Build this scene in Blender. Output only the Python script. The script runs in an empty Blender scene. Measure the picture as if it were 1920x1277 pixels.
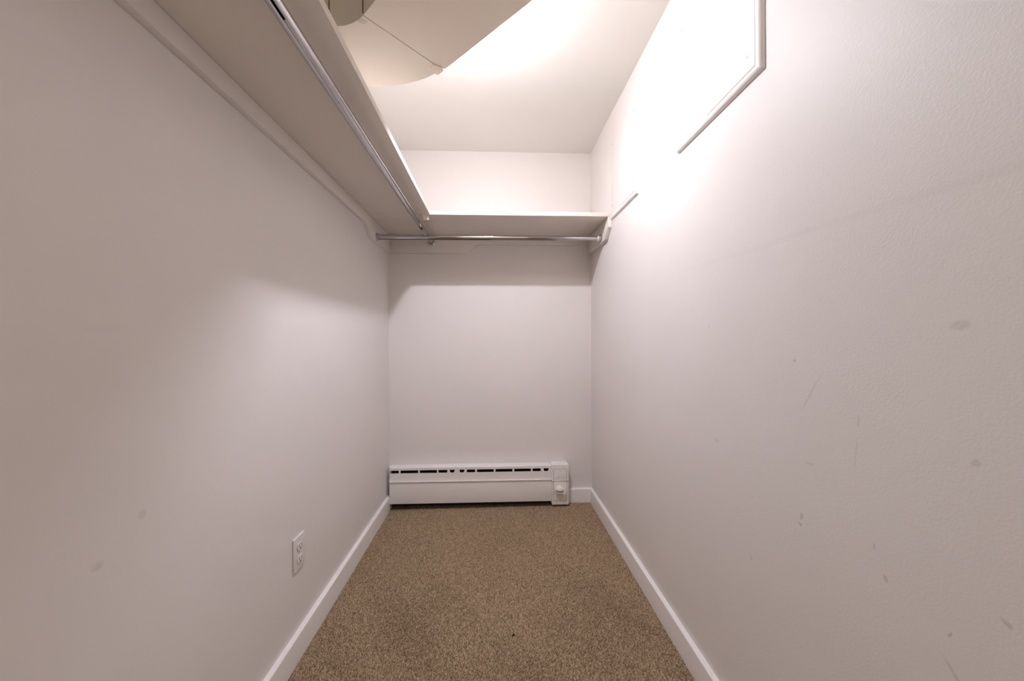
import bpy, bmesh, math, random
import numpy as np
from mathutils import Vector, Matrix

random.seed(7)
rng = np.random.default_rng(11)
scene = bpy.context.scene
C = scene.collection

# ------------------------------------------------------------------ camera
YAW, ROLL, H = 0.04749, -0.00546, 1.017
Rv = Vector((math.cos(YAW), -math.sin(YAW), 0)); Fv = Vector((math.sin(YAW), math.cos(YAW), 0)); Zv = Vector((0, 0, 1))
right = Rv * math.cos(ROLL) + Zv * math.sin(ROLL)
up = Zv * math.cos(ROLL) - Rv * math.sin(ROLL)
cam_d = bpy.data.cameras.new('camera'); cam = bpy.data.objects.new('camera', cam_d); C.objects.link(cam)
cam_d.sensor_width = 36.0; cam_d.lens = 670 / 1920 * 36
cam_d.shift_x = 2.42 / 1920; cam_d.shift_y = -3.9 / 1920
cam_d.clip_start = 0.01
cam.matrix_world = Matrix(((right.x, up.x, -Fv.x, 0), (right.y, up.y, -Fv.y, 0), (right.z, up.z, -Fv.z, H), (0, 0, 0, 1)))
scene.camera = cam

# ------------------------------------------------------------------ world and exposure
world = bpy.data.worlds.new('world'); scene.world = world; world.use_nodes = True
wb = world.node_tree.nodes['Background']
wb.inputs['Color'].default_value = (1.0, 0.87, 0.72, 1); wb.inputs['Strength'].default_value = 0.24
vs = scene.view_settings
vs.view_transform = 'Standard'; vs.look = 'None'; vs.gamma = 1.0; vs.use_curve_mapping = False
vs.exposure = 1.70
BULB_COLOR = (1.0, 0.998, 1.12); BULB_STRENGTH = 398.0

# ------------------------------------------------------------------ room dimensions (metres)
XL, XR, YB, YF, ZC = -0.63522, 0.60622, 2.20094, -0.40, 2.166
ZS = 1.638            # underside of the shelves
YSH = 1.8015          # front edge of the back shelf
XSH = -0.316          # front edge of the left shelf
TB = 0.020            # shelf board thickness
CL = 0.019            # cleat thickness

# ------------------------------------------------------------------ helpers
def link(name, mesh, mat=None, parent=None):
    o = bpy.data.objects.new(name, mesh); C.objects.link(o)
    if mat: mesh.materials.append(mat)
    if parent: o.parent = parent
    return o
def tag(o, label, cat, group=None, kind=None):
    o['label'] = label
    if cat: o['category'] = cat
    if group: o['group'] = group
    if kind: o['kind'] = kind
    return o
def struct(o, label, cat):
    return tag(o, label, cat, kind='structure')
def empty(name, loc=(0, 0, 0)):
    o = bpy.data.objects.new(name, None); C.objects.link(o); o.location = loc; o.empty_display_size = .05
    return o
def attach(o, parent):
    o.parent = parent; o.matrix_parent_inverse = Matrix.Translation(parent.location).inverted() if parent.type == 'EMPTY' else Matrix()
    return o

class MB:
    def __init__(s): s.bm = bmesh.new()
    def box(s, a, b):
        (x0, y0, z0), (x1, y1, z1) = a, b
        v = [s.bm.verts.new(p) for p in ((x0,y0,z0),(x1,y0,z0),(x1,y1,z0),(x0,y1,z0),(x0,y0,z1),(x1,y0,z1),(x1,y1,z1),(x0,y1,z1))]
        for f in ((3,2,1,0),(4,5,6,7),(0,1,5,4),(1,2,6,5),(2,3,7,6),(3,0,4,7)): s.bm.faces.new([v[i] for i in f])
        return s
    def prism(s, pts, axis, lo, hi):
        """pts: 2D outline in the two other axes (in x,y,z order), extruded along axis"""
        def P(p, t):
            q = list(p); q.insert(axis, t); return q
        A = [s.bm.verts.new(P(p, lo)) for p in pts]; B = [s.bm.verts.new(P(p, hi)) for p in pts]
        n = len(pts); s.bm.faces.new(A); s.bm.faces.new(B[::-1])
        for i in range(n): s.bm.faces.new([A[i], B[i], B[(i+1) % n], A[(i+1) % n]])
        return s
    def lathe(s, origin, axis, prof, seg=32):
        """prof: list of (radius, distance along axis)"""
        ax = Vector(axis).normalized(); u = ax.orthogonal().normalized(); w = ax.cross(u); o = Vector(origin)
        rings = []
        for r, d in prof:
            if r < 1e-6: rings.append([s.bm.verts.new(o + ax*d)])
            else: rings.append([s.bm.verts.new(o + ax*d + (u*math.cos(2*math.pi*k/seg) + w*math.sin(2*math.pi*k/seg))*r) for k in range(seg)])
        for a, b in zip(rings, rings[1:]):
            for k in range(seg):
                j = (k+1) % seg
                if len(a) == 1 and len(b) == 1: continue
                if len(a) == 1: s.bm.faces.new([a[0], b[k], b[j]])
                elif len(b) == 1: s.bm.faces.new([a[k], a[j], b[0]])
                else: s.bm.faces.new([a[k], a[j], b[j], b[k]])
        for ring, flip in ((rings[0], True), (rings[-1], False)):
            if len(ring) > 1: s.bm.faces.new(ring[::-1] if flip else ring)
        return s
    def tube(s, p0, p1, r, thick, a0=0.0, a1=2*math.pi, seg=40, upv=(0, 0, 1)):
        """hollow tube; an arc from a0 to a1 (measured from straight down) leaves a lengthwise slit"""
        p0, p1 = Vector(p0), Vector(p1); ax = (p1-p0).normalized()
        upn = (Vector(upv) - ax*ax.dot(Vector(upv))).normalized(); side = ax.cross(upn)
        closed = abs(a1-a0-2*math.pi) < 1e-6
        n = seg if closed else seg+1
        def ring(p, rr): return [s.bm.verts.new(p + (-upn*math.cos(a0+(a1-a0)*k/seg) + side*math.sin(a0+(a1-a0)*k/seg))*rr) for k in range(n)]
        O0, O1, I0, I1 = ring(p0, r), ring(p1, r), ring(p0, r-thick), ring(p1, r-thick)
        m = n if closed else n-1
        for k in range(m):
            j = (k+1) % n
            for q in ((O0[k],O0[j],O1[j],O1[k]), (I0[j],I0[k],I1[k],I1[j]), (O0[j],O0[k],I0[k],I0[j]), (O1[k],O1[j],I1[j],I1[k])): s.bm.faces.new(q)
        if not closed:
            s.bm.faces.new((O0[0],O1[0],I1[0],I0[0])); s.bm.faces.new((O1[-1],O0[-1],I0[-1],I1[-1]))
        return s
    def build(s, name, mat, parent=None, bevel=0, seg=2, smooth=False, angle=40):
        bm = s.bm
        bmesh.ops.recalc_face_normals(bm, faces=bm.faces)
        if bevel:
            ed = [e for e in bm.edges if len(e.link_faces) == 2 and e.calc_face_angle(0) > math.radians(25)]
            bmesh.ops.bevel(bm, geom=ed, offset=bevel, segments=seg, profile=.6, affect='EDGES', clamp_overlap=True)
        me = bpy.data.meshes.new(name); bm.to_mesh(me); bm.free()
        if smooth or bevel:
            for p in me.polygons: p.use_smooth = True
            me.set_sharp_from_angle(angle=math.radians(angle))
        o = link(name, me, mat)
        if parent: attach(o, parent)
        return o

# ------------------------------------------------------------------ materials
def newmat(name):
    m = bpy.data.materials.new(name); m.use_nodes = True
    nt = m.node_tree; return m, nt, nt.nodes['Principled BSDF']
def N(nt, t, **kw):
    n = nt.nodes.new(t)
    for k, v in kw.items():
        if k.startswith('i_'): n.inputs[k[2:].replace('_', ' ')].default_value = v
        else: setattr(n, k, v)
    return n
def coords(nt): return N(nt, 'ShaderNodeTexCoord').outputs['Object']
def mixcol(nt, fac, a, b):
    m = N(nt, 'ShaderNodeMix', data_type='RGBA')
    if hasattr(fac, 'node'): nt.links.new(fac, m.inputs[0])
    else: m.inputs[0].default_value = fac
    for s, i in ((a, 6), (b, 7)):
        if hasattr(s, 'node'): nt.links.new(s, m.inputs[i])
        else: m.inputs[i].default_value = (*s, 1)
    return m.outputs[2]
def math_(nt, op, a, b=0.0, clamp=False):
    m = N(nt, 'ShaderNodeMath', operation=op, use_clamp=clamp)
    for s, i in ((a, 0), (b, 1)):
        if hasattr(s, 'node'): nt.links.new(s, m.inputs[i])
        else: m.inputs[i].default_value = s
    return m.outputs[0]

def painted(name, col, rough=.5, bump=.12, scale=260., marks=(), seam=False, var=.03, spec=.35, mark_col=(.30,.27,.25)):
    m, nt, b = newmat(name); co = coords(nt)
    n1 = N(nt, 'ShaderNodeTexNoise'); n1.inputs['Scale'].default_value = 2.3; n1.inputs['Detail'].default_value = 3
    nt.links.new(co, n1.inputs['Vector'])
    dark = tuple(c*(1-var*1.6) for c in col)
    c = mixcol(nt, n1.outputs['Fac'], dark, tuple(min(1, k*(1+var*.8)) for k in col))
    if marks:
        br = N(nt, 'ShaderNodeTexNoise'); br.inputs['Scale'].default_value = 140; br.inputs['Detail'].default_value = 4
        nt.links.new(co, br.inputs['Vector'])
        wob = N(nt, 'ShaderNodeTexNoise'); wob.inputs['Scale'].default_value = 55; nt.links.new(co, wob.inputs['Vector'])
        off = N(nt, 'ShaderNodeVectorMath', operation='MULTIPLY_ADD'); nt.links.new(wob.outputs['Color'], off.inputs[0])
        off.inputs[1].default_value = (.006, .006, .006); nt.links.new(co, off.inputs[2])
        acc = None
        for (p, rad, rotx, k) in marks:
            mp = N(nt, 'ShaderNodeMapping', vector_type='TEXTURE'); nt.links.new(off.outputs[0], mp.inputs['Vector'])
            mp.inputs['Location'].default_value = (p[0]+.003, p[1]+.003, p[2]+.003); mp.inputs['Rotation'].default_value = (rotx, 0, 0)
            mp.inputs['Scale'].default_value = (.05, rad[0], rad[1])
            g = N(nt, 'ShaderNodeTexGradient', gradient_type='SPHERICAL'); nt.links.new(mp.outputs[0], g.inputs[0])
            v = math_(nt, 'MULTIPLY', math_(nt, 'MULTIPLY', g.outputs['Fac'], 2.2, True), k*.48)
            acc = v if acc is None else math_(nt, 'MAXIMUM', acc, v)
        brk = math_(nt, 'MULTIPLY', acc, math_(nt, 'MULTIPLY', br.outputs['Fac'], 1.9, True), True)
        c = mixcol(nt, brk, c, mark_col)
    nt.links.new(c, b.inputs['Base Color'])
    b.inputs['Roughness'].default_value = rough; b.inputs['Specular IOR Level'].default_value = spec
    n2 = N(nt, 'ShaderNodeTexNoise'); n2.inputs['Scale'].default_value = scale; n2.inputs['Detail'].default_value = 2
    nt.links.new(co, n2.inputs['Vector'])
    hgt = n2.outputs['Fac']
    if seam:
        sp = N(nt, 'ShaderNodeSeparateXYZ'); nt.links.new(co, sp.inputs[0])
        wv = N(nt, 'ShaderNodeTexNoise'); wv.inputs['Scale'].default_value = 3.0; nt.links.new(co, wv.inputs['Vector'])
        z = math_(nt, 'ADD', sp.outputs['Z'], math_(nt, 'MULTIPLY', sp.outputs['Y'], -.022))
        z = math_(nt, 'ADD', z, math_(nt, 'MULTIPLY', wv.outputs['Fac'], .012))
        mr = N(nt, 'ShaderNodeMapRange', interpolation_type='SMOOTHSTEP'); nt.links.new(z, mr.inputs['Value'])
        mr.inputs['From Min'].default_value = 1.203; mr.inputs['From Max'].default_value = 1.221
        mr.inputs['To Min'].default_value = 0; mr.inputs['To Max'].default_value = 2.3
        hgt = math_(nt, 'ADD', hgt, mr.outputs[0])
    bp = N(nt, 'ShaderNodeBump'); bp.inputs['Strength'].default_value = bump; bp.inputs['Distance'].default_value = .0012
    nt.links.new(hgt, bp.inputs['Height']); nt.links.new(bp.outputs[0], b.inputs['Normal'])
    return m

def plain(name, col, rough=.4, metal=0., spec=.5):
    m, nt, b = newmat(name); co = coords(nt)
    n1 = N(nt, 'ShaderNodeTexNoise'); n1.inputs['Scale'].default_value = 35; n1.inputs['Detail'].default_value = 3; nt.links.new(co, n1.inputs['Vector'])
    nt.links.new(mixcol(nt, n1.outputs['Fac'], tuple(c*.95 for c in col), tuple(min(1, c*1.04) for c in col)), b.inputs['Base Color'])
    b.inputs['Roughness'].default_value = rough; b.inputs['Metallic'].default_value = metal; b.inputs['Specular IOR Level'].default_value = spec
    return m

WALL = (.80, .757, .727)
D = math.radians
right_marks = [((XR,.4368,1.0309),(.013,.008),0,.45), ((XR,.9469,.7355),(.011,.009),0,.35), ((XR,.6786,.6622),(.004,.009),D(20),.9),
    ((XR,.6812,.6451),(.004,.003),0,.9), ((XR,.6929,.9693),(.003,.004),0,.8), ((XR,.655,.91),(.0025,.055),D(30),.35), ((XR,.5669,.8758),(.0018,.012),D(4),.6),
    ((XR,.572,.82),(.002,.03),D(4),.3), ((XR,.5275,.6403),(.004,.007),D(-35),.7), ((XR,.423,.8566),(.006,.006),0,.5), ((XR,.4494,.6178),(.002,.006),D(20),.8),
    ((XR,.4441,.5693),(.003,.022),D(-38),.6), ((XR,.3947,.6758),(.008,.004),D(30),.7), ((XR,.5428,.6811),(.003,.007),0,.5), ((XR,.8175,.4948),(.003,.007),D(-20),.5),
    ((XR,.9779,1.0479),(.008,.006),D(40),.25), ((XR,.66,.772),(.012,.003),0,.4), ((XR,1.15,.78),(.008,.0016),D(50),.3)]
left_marks = [((XL,.676,.7025),(.010,.010),0,.35), ((XL,.6019,.6563),(.011,.010),0,.4), ((XL,.614,1.0377),(.05,.008),D(6),.07), ((XL,1.2926,.2766),(.003,.008),0,.4)]
back_marks = [((-.53,YB,.47),(.02,.014),0,.18)]
m_wall_l = painted('wall_paint_left', WALL, marks=left_marks)
m_wall_r = painted('wall_paint_right', WALL, marks=right_marks, seam=True, bump=.22)
m_wall_b = painted('wall_paint_back', WALL, bump=.10)
m_wall_f = painted('wall_paint_front', WALL)
m_ceil = painted('ceiling_paint', (.86, .84, .795), rough=.7, bump=.06, scale=180)
m_trim = painted('trim_paint', (.90, .86, .84), rough=.32, bump=.03, scale=120, var=.015, spec=.5)
m_shelf = painted('shelf_paint', (.785, .72, .65), rough=.42, bump=.05, scale=160, var=.02)
m_cleat = painted('cleat_paint', (.79, .738, .695), rough=.42, bump=.05, scale=160, var=.02)
m_duct = painted('duct_paint', (.955, .86, .735), rough=.55, bump=.05, scale=90, var=.03)
m_heater = painted('heater_enamel', (.88, .835, .805), rough=.35, bump=.02, scale=90, var=.01, spec=.5)
m_chrome = plain('chrome', (.54, .52, .53), rough=.07, metal=1.0)
m_dark = plain('dark_interior', (.018, .014, .012), rough=.8)
m_fin = plain('dull_fins', (.10, .085, .075), rough=.6, metal=.3)
m_plastic = plain('outlet_plastic', (.80, .76, .735), rough=.33)
m_collar = plain('grey_plastic', (.66, .63, .64), rough=.4)
m_screw = plain('painted_screw', (.50, .46, .44), rough=.4, metal=.3)
m_gap = plain('cover_gap_shadow', (.26, .235, .22), rough=.7)
m_seam = plain('seam_shadow_filler', (.20, .14, .10), rough=.8)
m_tape = plain('tape', (.78, .70, .63), rough=.6)
m_porc = plain('porcelain', (.85, .84, .82), rough=.2)
m_bulb, nt, b = newmat('lit_bulb')
em = N(nt, 'ShaderNodeEmission'); em.inputs['Color'].default_value = (*BULB_COLOR, 1); em.inputs['Strength'].default_value = BULB_STRENGTH
nt.links.new(em.outputs[0], nt.nodes['Material Output'].inputs['Surface'])

m_carpet, nt, b = newmat('carpet_pile')
at = N(nt, 'ShaderNodeAttribute', attribute_name='tuft')
co = coords(nt); n1 = N(nt, 'ShaderNodeTexNoise'); n1.inputs['Scale'].default_value = 7; n1.inputs['Detail'].default_value = 5; nt.links.new(co, n1.inputs['Vector'])
base = mixcol(nt, at.outputs['Fac'], (.125, .073, .036), (.70, .52, .335))
nt.links.new(mixcol(nt, math_(nt, 'MULTIPLY', n1.outputs['Fac'], .25, True), base, (.34, .23, .14)), b.inputs['Base Color'])
b.inputs['Roughness'].default_value = .95; b.inputs['Specular IOR Level'].default_value = .1
m_floor = plain('carpet_backing', (.17, .115, .075), rough=.95, spec=.05)

# ------------------------------------------------------------------ room shell
T = .10
def slab(name, a, b, mat, label, cat):
    return struct(MB().box(a, b).build(name, mat), label, cat)
slab('floor', (XL-T, YF-T, -.08), (XR+T, YB+T, -.002), m_floor, 'closet floor under the brown carpet', 'floor')
slab('ceiling', (XL-T, YF-T, ZC), (XR+T, YB+T, ZC+T), m_ceil, 'cream painted flat closet ceiling', 'ceiling')
slab('wall_left', (XL-T, YF-T, -.002), (XL, YB+T, ZC), m_wall_l, 'long greige wall with the power outlet', 'wall')
slab('wall_right', (XR, YF-T, -.002), (XR+T, YB+T, ZC), m_wall_r, 'long scuffed greige wall with the two access panels', 'wall')
slab('wall_back', (XL, YB, -.002), (XR, YB+T, ZC), m_wall_b, 'narrow far wall above the baseboard heater', 'wall')
wf = MB(); wf.box((XL, YF-T, -.002), (-.42, YF, ZC)).box((.40, YF-T, -.002), (XR, YF, ZC)).box((-.42, YF-T, 2.03), (.40, YF, ZC))
struct(wf.build('wall_front', m_wall_f), 'wall around the closet doorway', 'wall')

def baseboard(name, axis, lo, hi, wallpos, sgn, label):
    h, t, r = .085, .0160, .005
    prof = [(0, -.0015), (t, -.0015), (t, h-r)]
    prof += [(t - .0050*(1-math.cos(a)), h - r + (r)*math.sin(a)) for a in [math.pi/2*k/6 for k in range(1, 7)]]
    prof += [(0, h)]
    pts = [(wallpos + sgn*p[0], p[1]) for p in prof]
    o = MB().prism(pts, axis, lo, hi).build(name, m_trim, smooth=True, angle=50)
    return struct(o, label, 'baseboard')
baseboard('baseboard_left', 1, YF, YB-.0005, XL, 1, 'white baseboard along the wall with the outlet')
baseboard('baseboard_right', 1, YF, YB-.0005, XR, -1, 'white baseboard along the wall with the access panels')
baseboard('baseboard_back', 0, .452, XR-.0162, YB, -1, 'short white baseboard piece beside the heater thermostat')

# ------------------------------------------------------------------ carpet pile
def carpet():
    p = .0028
    xs = np.arange(XL+.0145, XR-.0140, p); ys = np.arange(YF-.08, YB-.001, p)
    gx, gy = np.meshgrid(xs, ys); n = gx.size
    cx = gx.ravel() + rng.uniform(-.5, .5, n)*p; cy = gy.ravel() + rng.uniform(-.5, .5, n)*p
    cx = np.clip(cx, XL+.0145, XR-.0145)
    th = rng.uniform(0, 2*np.pi, n); rad = rng.uniform(.0017, .0029, n); h = rng.uniform(.0025, .0068, n)
    # slow drift of the pile direction gives the soft patches of a walked-on carpet
    drift = np.sin(cx*9+1.3)*np.cos(cy*7) * .0012 + np.sin(cx*23+cy*17)*.0006
    lx = rng.normal(0, .0013, n) + drift; ly = rng.normal(0, .0013, n) - drift
    V = np.zeros((n, 4, 3), np.float32)
    for k in range(3):
        V[:, k, 0] = cx + rad*np.cos(th+k*2.0944); V[:, k, 1] = cy + rad*np.sin(th+k*2.0944); V[:, k, 2] = -.0022
    V[:, 3, 0] = np.clip(cx+lx, XL+.013, XR-.0128); V[:, 3, 1] = np.minimum(cy+ly, YB); V[:, 3, 2] = -.0022 + h
    idx = (np.arange(n)*4)[:, None, None] + np.array([[0, 1, 3], [1, 2, 3], [2, 0, 3]])[None]
    me = bpy.data.meshes.new('carpet')
    me.vertices.add(n*4); me.vertices.foreach_set('co', V.ravel())
    me.loops.add(n*9); me.loops.foreach_set('vertex_index', idx.ravel().astype(np.int32))
    me.polygons.add(n*3); me.polygons.foreach_set('loop_start', np.arange(n*3, dtype=np.int32)*3)
    me.update(calc_edges=True)
    at = me.attributes.new('tuft', 'FLOAT', 'POINT')
    t = np.clip(rng.beta(1.6, 1.7, n), 0, 1).astype(np.float32)
    at.data.foreach_set('value', np.repeat(t, 4))
    return tag(link('carpet', me, m_carpet), 'brown flecked cut pile carpet covering the closet floor', 'carpet', kind='stuff')
carpet()

# ------------------------------------------------------------------ shelves and their cleats
left = MB().box((XL+.001, YF+.002, ZS), (XSH, YSH-.0022, ZS+TB)).build('closet_shelf', m_shelf, bevel=.0015)
tag(left, 'long white shelf board running along the wall with the outlet', 'shelf')
back = MB().box((XL+.001, YSH, ZS), (XR-.0015, YB-.001, ZS+TB)).build('closet_shelf', m_shelf, bevel=.0015)
tag(back, 'short white shelf board across the far wall', 'shelf')

attach(MB().box((XL+.001, YSH-.0022, ZS+.0022), (XSH-.004, YSH, ZS+TB-.001)).build('joint_line', m_seam), back)  # dark strip colours in the shadow line where the two boards meet
zlow = 1.535
cl = MB().prism([(YF+.002, ZS-.0005), (YB-.001, ZS-.0005), (YB-.001, zlow), (1.846, zlow), (1.787, 1.589), (YF+.002, 1.589)], 0, XL+.0005, XL+CL)
tag(cl.build('shelf_cleat', m_cleat, bevel=.001), 'long cleat under the long shelf, deeper at its far end', 'shelf support')
cb = MB().prism([(XL+CL+.0005, ZS-.0005), (XR-CL-.0005, ZS-.0005), (XR-CL-.0005, 1.591), (-.099, 1.591), (-.156, 1.537), (XL+CL+.0005, 1.537)], 1, YB-CL, YB-.0005)
tag(cb.build('shelf_cleat', m_cleat, bevel=.001), 'stepped cleat on the far wall under the short shelf', 'shelf support')
cr = MB().prism([(YSH+.001, ZS-.0005), (YB-.001, ZS-.0005), (YB-.001, zlow), (1.858, zlow), (YSH+.001, 1.584)], 0, XR-CL, XR-.0005)
tag(cr.build('shelf_cleat', m_cleat, bevel=.001), 'short chamfered end cleat below the small access panel', 'shelf support')

# paper tab hanging from the inner shelf corner
tb = MB(); x0, y0 = -.337, YSH-.004
pts = [Vector((x0-.016, y0-.003, ZS-.0008)), Vector((x0+.012, y0+.001, ZS-.0008)), Vector((x0+.017, y0+.012, ZS-.024)), Vector((x0-.010, y0+.010, ZS-.027))]
nrm = (pts[1]-pts[0]).cross(pts[3]-pts[0]).normalized()*.0006
A = [tb.bm.verts.new(p) for p in pts]; B = [tb.bm.verts.new(p+nrm) for p in pts]
tb.bm.faces.new(A); tb.bm.faces.new(B[::-1])
for i in range(4): tb.bm.faces.new([A[i], B[i], B[(i+1) % 4], A[(i+1) % 4]])
tag(tb.build('paper_tab', m_tape), 'small pale tab hanging where the two shelves meet', 'tab')

# ------------------------------------------------------------------ hanging rods
def cup(parent, p, axis, mat, r=.0215, name='end_cup'):
    return MB().lathe(p, axis, [(r, 0), (r, .0025), (r*.9, .004), (r*.78, .0045), (r*.78, .014), (r*.68, .0145), (r*.68, .006), (0, .006)], 36).build(name, mat, parent, smooth=True)
slit = .16
# long rod
rod = empty('hanging_rod', (-.3735, .9, 1.5985)); tag(rod, 'long chrome hanging rod under the long shelf', 'closet rod')
pf, pn = Vector((-.3724, YB-CL-.004, 1.5995)), Vector((-.3745, YF+.004, 1.5975))
def on(y): t = (y-pn.y)/(pf.y-pn.y); return pn.lerp(pf, t)
ROT = .38
MB().tube(on(YF+.006), on(1.885), .0137, .0011, ROT+slit, ROT+2*math.pi-slit, 44).build('outer_tube', m_chrome, rod, smooth=True)
MB().tube(on(.655), on(YB-CL-.006), .0122, .0011, seg=40).build('inner_tube', m_chrome, rod, smooth=True)
cup(rod, (pf.x, YB-CL-.0002, pf.z), (0, -1, 0), m_chrome)
cup(rod, (pn.x, YF+.0005, pn.z), (0, 1, 0), m_chrome)
# short rod
rod2 = empty('hanging_rod', (0, 1.924, 1.559)); tag(rod2, 'short chrome hanging rod crossing below the short shelf', 'closet rod')
a, bq = Vector((XL+CL+.004, 1.9255, 1.5590)), Vector((XR-CL-.004, 1.9225, 1.5597))
MB().tube(a, a.lerp(bq, .80), .0137, .0011, ROT+slit, ROT+2*math.pi-slit, 44).build('outer_tube', m_chrome, rod2, smooth=True)
MB().tube(a.lerp(bq, .5), bq, .0123, .0011, seg=40).build('inner_tube', m_chrome, rod2, smooth=True)
cup(rod2, (XL+CL+.0002, a.y, a.z), (1, 0, 0), m_chrome)
cup(rod2, (XR-CL-.0002, bq.y, bq.z), (-1, 0, 0), m_chrome, name='end_cup')
MB().lathe((XR-CL-.0045, bq.y, bq.z), (-1, 0, 0), [(.0128, 0), (.0168, .0005), (.0165, .016), (.0155, .018), (.0128, .018)], 36).build('collar', m_collar, rod2, smooth=True)['label'] = 'grey plastic collar'

# ------------------------------------------------------------------ access panels on the right wall
def access_panel(y0, y1, z0, z1, label):
    """near edge y0, far edge y1: a flush board with half-round moulding on its near and lower edges"""
    t = empty('access_panel', (XR, (y0+y1)/2, z0)); tag(t, label, 'access panel', 'access panels')
    w, d = .023, .011
    MB().box((XR-.003, y0+w+.0012, z0+w+.0012), (XR-.0002, y1, z1)).build('panel_board', m_wall_f, t, bevel=.0006)
    MB().box((XR-.0034, y0+w+.0030, z0+w+.0030), (XR-.0002, y0+w+.0046, z1)).build('gap_line', m_seam, t)
    MB().box((XR-.0034, y0+w+.0046, z0+w+.0030), (XR-.0002, y0+w+.19, z0+w+.0044)).build('gap_line', m_seam, t)
    K = 10
    prof = [(w/2 - w/2*math.cos(math.pi*k/K), d*math.sin(math.pi*k/K)**.75) for k in range(K+1)]   # (across, out)
    def strip(name, fa, fb):
        m = MB(); A = [m.bm.verts.new(fa(*p)) for p in prof]; B = [m.bm.verts.new(fb(*p)) for p in prof]
        for k in range(K): m.bm.faces.new([A[k], A[k+1], B[k+1], B[k]])
        m.bm.faces.new(A[::-1]); m.bm.faces.new(B); m.bm.faces.new([A[0], B[0], B[-1], A[-1]])
        m.build(name, m_trim, t, smooth=True, angle=60)
    strip('bottom_moulding', lambda s, o: (XR-.0002-o, y0+s, z0+s), lambda s, o: (XR-.0002-o, y1, z0+s))
    strip('side_moulding', lambda s, o: (XR-.0002-o, y0+s, z0+s), lambda s, o: (XR-.0002-o, y0+s, z1))
    for (yy, zz) in ((y0+.052, z0+.066), (y1-.018, z0+.066), (y0+.05, z1-.03), (y1-.018, z1-.03)):
        MB().lathe((XR-.0028, yy, zz), (-1, 0, 0), [(.0036, 0), (.0036, .0006), (.0022, .0012), (0, .0013)], 14).build('screw', m_screw, t, smooth=True)
access_panel(.766, 1.134, 1.615, 2.03, 'white access panel nearest the camera, high on the scuffed wall')
access_panel(1.459, 1.793, 1.617, 2.022, 'white access panel high on the scuffed wall, just before the short shelf')

# ------------------------------------------------------------------ power outlet on the left wall
ot = empty('power_outlet', (XL, 1.184, .28)); tag(ot, 'white duplex power outlet low on the long wall', 'power outlet')
y0, y1, z0, z1 = 1.1535, 1.215, .2785, .3855
yc, zc = (y0+y1)/2, (z0+z1)/2
MB().box((XL+.0003, y0, z0), (XL+.0058, y1, z1)).build('wall_plate', m_plastic, ot, bevel=.0022, seg=3)
for dz in (.0205, -.0205):
    outline = []
    for k in range(24):
        an = 2*math.pi*k/24; outline.append((yc + .0155*math.cos(an), zc+dz + max(-.0125, min(.0125, .0165*math.sin(an)))))
    f = MB().prism(outline, 0, XL+.0057, XL+.0082).build('receptacle', m_plastic, ot, bevel=.0007)
    rim = MB()
    for k in range(24):
        a0, b0 = outline[k], outline[(k+1) % 24]
        ca = [(yc+(p[0]-yc)*1.07, zc+dz+(p[1]-zc-dz)*1.07) for p in (a0, b0)]
        vs_ = [rim.bm.verts.new((XL+.0060, *p)) for p in (a0, b0, ca[1], ca[0])]
        if (a0[0]-b0[0])**2+(a0[1]-b0[1])**2 > 1e-10: rim.bm.faces.new(vs_)
    rim.build('recess_line', m_screw, f)
    for dy, hh in ((-.0062, .0036), (.0062, .0029)):
        MB().box((XL+.0078, yc+dy-.001, zc+dz+.002-hh), (XL+.0084, yc+dy+.001, zc+dz+.002+hh)).build('blade_slot', m_dark, f)
    MB().lathe((XL+.0079, yc, zc+dz-.0072), (1, 0, 0), [(.0022, 0), (.0022, .0005), (0, .0005)], 14).build('ground_hole', m_dark, f)
MB().lathe((XL+.0056, yc, zc), (1, 0, 0), [(.0032, 0), (.003, .001), (0, .0014)], 16).build('screw', m_screw, ot, smooth=True)

# ------------------------------------------------------------------ baseboard heater on the far wall
ht = empty('baseboard_heater', (-.09, YB, 0)); tag(ht, 'long white baseboard heater at the foot of the far wall', 'heater')
FY = YB-.060; XA, XB, XC = -.6185, .3435, .447
SL = -.0065/(XB-XA)                      # hung slightly out of level
def sk(z, x): return z + SL*(x-XA)
def hbox(m, x0, x1, ya, yb, z0, z1):
    v = [m.bm.verts.new(p) for p in ((x0,ya,sk(z0,x0)),(x1,ya,sk(z0,x1)),(x1,yb,sk(z0,x1)),(x0,yb,sk(z0,x0)),(x0,ya,sk(z1,x0)),(x1,ya,sk(z1,x1)),(x1,yb,sk(z1,x1)),(x0,yb,sk(z1,x0)))]
    for f in ((3,2,1,0),(4,5,6,7),(0,1,5,4),(1,2,6,5),(2,3,7,6),(3,0,4,7)): m.bm.faces.new([v[i] for i in f])
    return m
hbox(MB(), XA, XB, YB-.006, YB-.0005, .004, .250).build('back_plate', m_dark, ht)
hbox(MB(), XA, XB, FY, YB-.0005, .2440, .2565).build('top_cover', m_heater, ht, bevel=.004, seg=3)
slots = [(-.617,-.5648),(-.5549,-.452),(-.442,-.3414),(-.3323,-.2804),(-.2659,-.2369),(-.2082,-.1791),(-.1646,-.1151),(-.1044,-.0045),(.0064,.1077),(.1186,.2194),(.2291,.2784),(.2955,.3266)]
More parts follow.
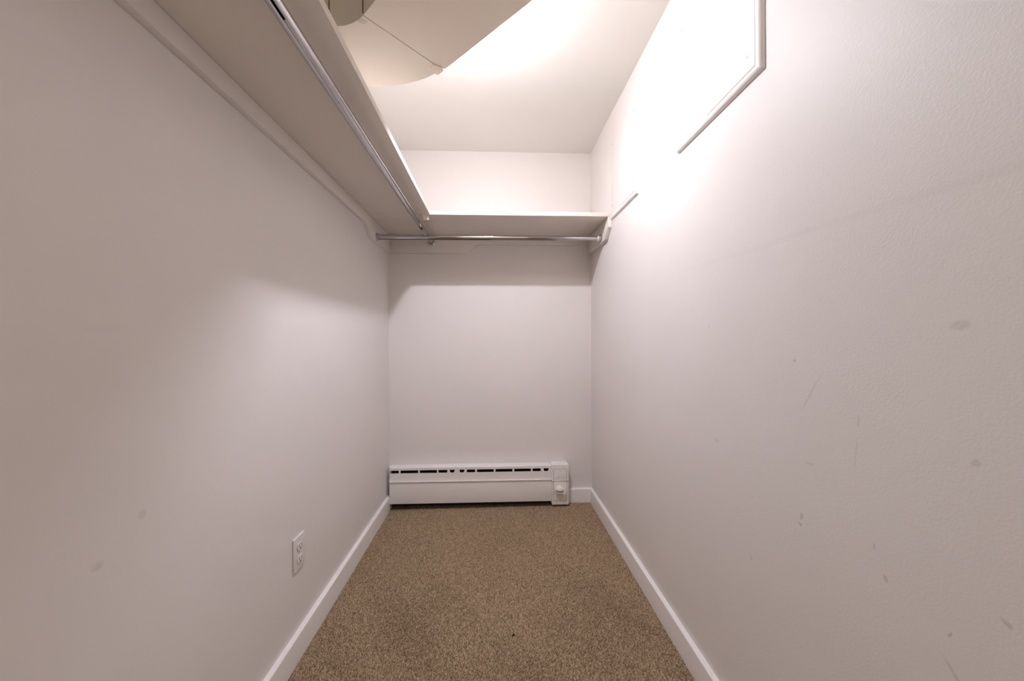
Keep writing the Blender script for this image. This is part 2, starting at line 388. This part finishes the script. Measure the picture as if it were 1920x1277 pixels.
# louvred strip: face plate with real openings
g = MB(); zt, zb = .2395, .2225
hbox(g, XA, XB, FY, FY+.002, zt, .2475)
hbox(g, XA, XB, FY, FY+.002, .172, zb)
edges = [XA] + [e for s in slots for e in s][1:] + [XB]
for k in range(1, len(edges)-1, 2): hbox(g, edges[k], edges[k+1], FY, FY+.002, zb, zt)
def cut(xc, s):   # slanted corners of the short openings
    x2 = xc + s*.0055
    A = [(xc, sk(zb, xc)), (x2, sk(zb, x2)), (xc, sk(zb+.010, xc))]
    g.prism(A, 1, FY, FY+.002)
for (k, side, s) in ((4, 1, -1), (4, 0, 1), (5, 0, 1), (5, 1, -1), (11, 1, -1), (11, 0, 1)): cut(slots[k][side], s)
g.build('louvre_face', m_heater, ht)
hbox(MB(), XA+.002, XB-.002, FY+.006, YB-.006, .150, .156).build('deflector', m_fin, ht)
fn = MB()
for k in range(96):
    x = XA+.02 + k*(XB-XA-.04)/95; hbox(fn, x, x+.0008, FY+.016, YB-.012, .165, .212)
fn.build('heating_fins', m_fin, ht)['kind'] = 'stuff'
fp = hbox(MB(), XA, XB, FY-.004, FY-.0012, .0435, .1735).build('front_panel', m_heater, ht, bevel=.0012)
hbox(MB(), XA, XB, FY-.0105, FY-.0005, .1725, .1760).build('panel_lip', m_trim, fp, bevel=.0012)
hbox(MB(), XL+.0006, XA, FY+.034, YB-.0006, .0875, .2500).build('end_filler', m_heater, ht)
# control end cap
cap = MB().box((XB+.0003, FY-.007, .014), (XC, YB-.0005, .2560)).build('end_cap', m_heater, ht, bevel=.004, seg=3)
def roundplate(name, x0, x1, z0, z1, yf, yb, mat, parent, r=.006, bevel=.0012):
    pts = []
    for cx, cz, s in ((x1-r, z0+r, -90), (x1-r, z1-r, 0), (x0+r, z1-r, 90), (x0+r, z0+r, 180)):
        for k in range(5): an = math.radians(s+90*k/4); pts.append((cx+r*math.cos(an), cz+r*math.sin(an)))
    return MB().prism(pts, 1, yf, yb).build(name, mat, parent, bevel=bevel)
roundplate('cover_gap', .3535, .4360, .0360, .2300, FY-.0074, FY-.0065, m_gap, cap, bevel=0)
up_ = roundplate('upper_cover', .3550, .4345, .1660, .2285, FY-.0105, FY-.0070, m_heater, cap)
lo_ = roundplate('lower_cover', .3550, .4345, .0375, .1590, FY-.0092, FY-.0070, m_heater, cap)
MB().box((XB+.002, FY-.0125, .1595), (XC-.002, FY-.0065, .1655)).build('cover_rib', m_trim, cap, bevel=.001)
for par, zz in ((up_, .2215), (lo_, .0435)):
    MB().lathe((.394, FY-(.0104 if par is up_ else .0091), zz), (0, -1, 0), [(.003, 0), (.0026, .0008), (0, .001)], 14).build('screw', m_screw, par, smooth=True)
kx, kz, kr = .3900, .1060, .0285
knob = MB().lathe((kx, FY-.0090, kz), (0, -1, 0), [(kr*.93, 0), (kr, .004), (kr, .009), (kr*.96, .014), (kr*.84, .020), (kr*.62, .0245), (kr*.34, .027), (0, .028)], 40).build('thermostat_knob', m_heater, ht, smooth=True, angle=60)
ind = MB()
ps = [(-.026, .002), (-.018, -.0008), (-.006, -.0026), (.006, -.0026), (.018, -.0008)]
def kd(dx, dz):   # knob surface depth at an offset from its axis
    return float(np.interp(math.hypot(dx, dz)/kr, [0, .34, .62, .84, .96, 1], [.028, .027, .0245, .020, .014, .009]))
for (xa_, za_), (xb_, zb_) in zip(ps, ps[1:]):
    q = [ind.bm.verts.new((kx+x_, FY-.0090-kd(x_, z_)-.0012, kz+z_+d)) for (x_, z_, d) in ((xa_, za_, 0), (xb_, zb_, 0), (xb_, zb_, .0042), (xa_, za_, .0042))]
    q2 = [ind.bm.verts.new((v.co.x, v.co.y+.006, v.co.z)) for v in q]
    ind.bm.faces.new(q); ind.bm.faces.new(q2[::-1])
    for i in range(4): ind.bm.faces.new([q[i], q2[i], q2[(i+1) % 4], q[(i+1) % 4]])
ind.build('indicator_slot', m_dark, knob)
pts = [(kx+.0235+.0115*math.cos(t), kz-.004+.0205*math.sin(t)) for t in [2*math.pi*k/20 for k in range(20)]]
MB().prism(pts, 1, FY-.032, FY-.011).build('thumb_tab', m_heater, knob, bevel=.003)

# ------------------------------------------------------------------ painted air duct below the ceiling
dt = empty('air_duct', (-.2, 1.0, ZC)); tag(dt, 'cream painted rectangular air duct with a curved elbow below the ceiling', 'air duct')
ZD, ZT = 1.897, ZC-.0006
dirv = Vector((.7218, -.6922))
o1, i1 = Vector((-.1655, 1.1720)), Vector((-.3480, .9885))
outer = [(-.1672,1.1755), (-.1854,1.1918), (-.2035,1.2045), (-.2195,1.2150), (-.2440,1.2270), (-.2690,1.2372), (-.2960,1.2465), (-.3233,1.2549), (-.3510,1.2612), (-.3804,1.2655), (-.4060,1.2672), (-.4550,1.2680)]
inner = [(-.3505,.9898), (-.3620,.9980), (-.3740,1.0060), (-.3860,1.0130), (-.3977,1.0182), (-.4100,1.0222), (-.4225,1.0244), (-.4344,1.0252), (-.4550,1.0255)]
MB().prism(outer+inner[::-1], 2, ZD, ZT).build('elbow_section', m_duct, dt, smooth=True, angle=35)
def ray_to(p, x): t = (x-p.x)/dirv.x; return (x, p.y+dirv.y*t)
so = Vector((-.1545, 1.1765)); si = Vector((-.3489, .9884))
MB().prism([tuple(so), (-.1657, 1.1740), tuple(si), ray_to(si, XR-.001), ray_to(so, XR-.001)], 2, ZD+.0008, ZT).build('straight_section', m_duct, dt)
MB().prism([(-.4570, 1.0258), (-.4570, 1.2678), (XL+.001, 1.2678), (XL+.001, 1.0258)], 2, ZD+.0006, ZT).build('wall_section', m_duct, dt)
# dark joints seen between the sections
def core(name, pts, inset=.004): MB().prism(pts, 2, ZD+.0025, ZT-.001).build(name, m_seam, dt)
core('joint', [(-.1690, 1.1722), (-.1600, 1.1690), (-.3440, .9920), (-.3530, .9952)])
core('joint', [(-.452, 1.0285), (-.460, 1.0285), (-.460, 1.264), (-.452, 1.264)])
MB().box((-.3513, .9868, ZD+.006), (-.3490, .9892, ZT-.001)).build('joint_line', m_seam, dt)
MB().box((-.4575, 1.0238, ZD+.002), (-.4556, 1.0262, ZT-.001)).build('joint_line', m_seam, dt)
# drive-cleat tab folded round the outer end of the joint, and a tape patch at the inner end
MB().prism([(-.1883,1.1532), (-.1986,1.1694), (-.1885,1.1935), (-.1800,1.1995), (-.1575,1.1775), (-.1640,1.1650)], 2, ZD-.0030, ZD-.0002).build('cleat_tab', m_duct, dt, bevel=.0008)
MB().prism([(-.3590,.9965), (-.3706,1.0071), (-.3566,1.0167), (-.3440,1.0060)], 2, ZD-.0008, ZD-.0001).build('tape_patch', m_tape, dt)

# ------------------------------------------------------------------ ceiling lamp (behind the duct)
LX, LY = -.041, 1.207
lp = empty('ceiling_lamp', (LX, LY, ZC)); tag(lp, 'bare flattened bulb ceiling lamp glowing just behind the air duct', 'lamp')
MB().lathe((LX, LY, ZC-.0003), (0, 0, -1), [(.048, 0), (.048, .008), (.042, .016), (.024, .026), (.020, .050), (.016, .052), (.0, .052)], 40).build('lamp_holder', m_porc, lp, smooth=True)
prof = [(.030*math.sin(math.pi*k/20), .009*(1-math.cos(math.pi*k/20))) for k in range(1, 20)]  # bulb outline flattened to throw less light sideways
MB().lathe((LX, LY, ZC-.0530), (0, 0, -1), [(0, 0), (.011, 0), (.0115, .030)] + [(r, d+.0405) for r, d in prof[2:8]] + [(0, .0405+prof[7][1])], 32).build('uplight_block', m_porc, lp, smooth=True)  # opaque bulb top, added to hold direct light off the ceiling
MB().lathe((LX, LY, ZC-.0935), (0, 0, -1), [(0, prof[7][1]+.0002)] + [(prof[7][0], prof[7][1]+.0002)] + prof[8:] + [(0, .018)], 36).build('bulb', m_bulb, lp, smooth=True)

# ------------------------------------------------------------------ crumb on the carpet
cm = MB(); cm.lathe((.0624, 1.2208, .0005), (0, 0, 1), [(0, 0), (.0030, .0004), (.0042, .0022), (.0030, .0044), (.0012, .0056), (0, .0060)], 10)
for v in cm.bm.verts: v.co.x += (v.co.y-1.2208)*.5 + .0006*math.sin(v.co.z*2200); v.co.y += .0005*math.cos(v.co.x*1900)
tag(cm.build('carpet_crumb', m_dark, smooth=True), 'tiny dark crumb lying on the open carpet', 'crumb')
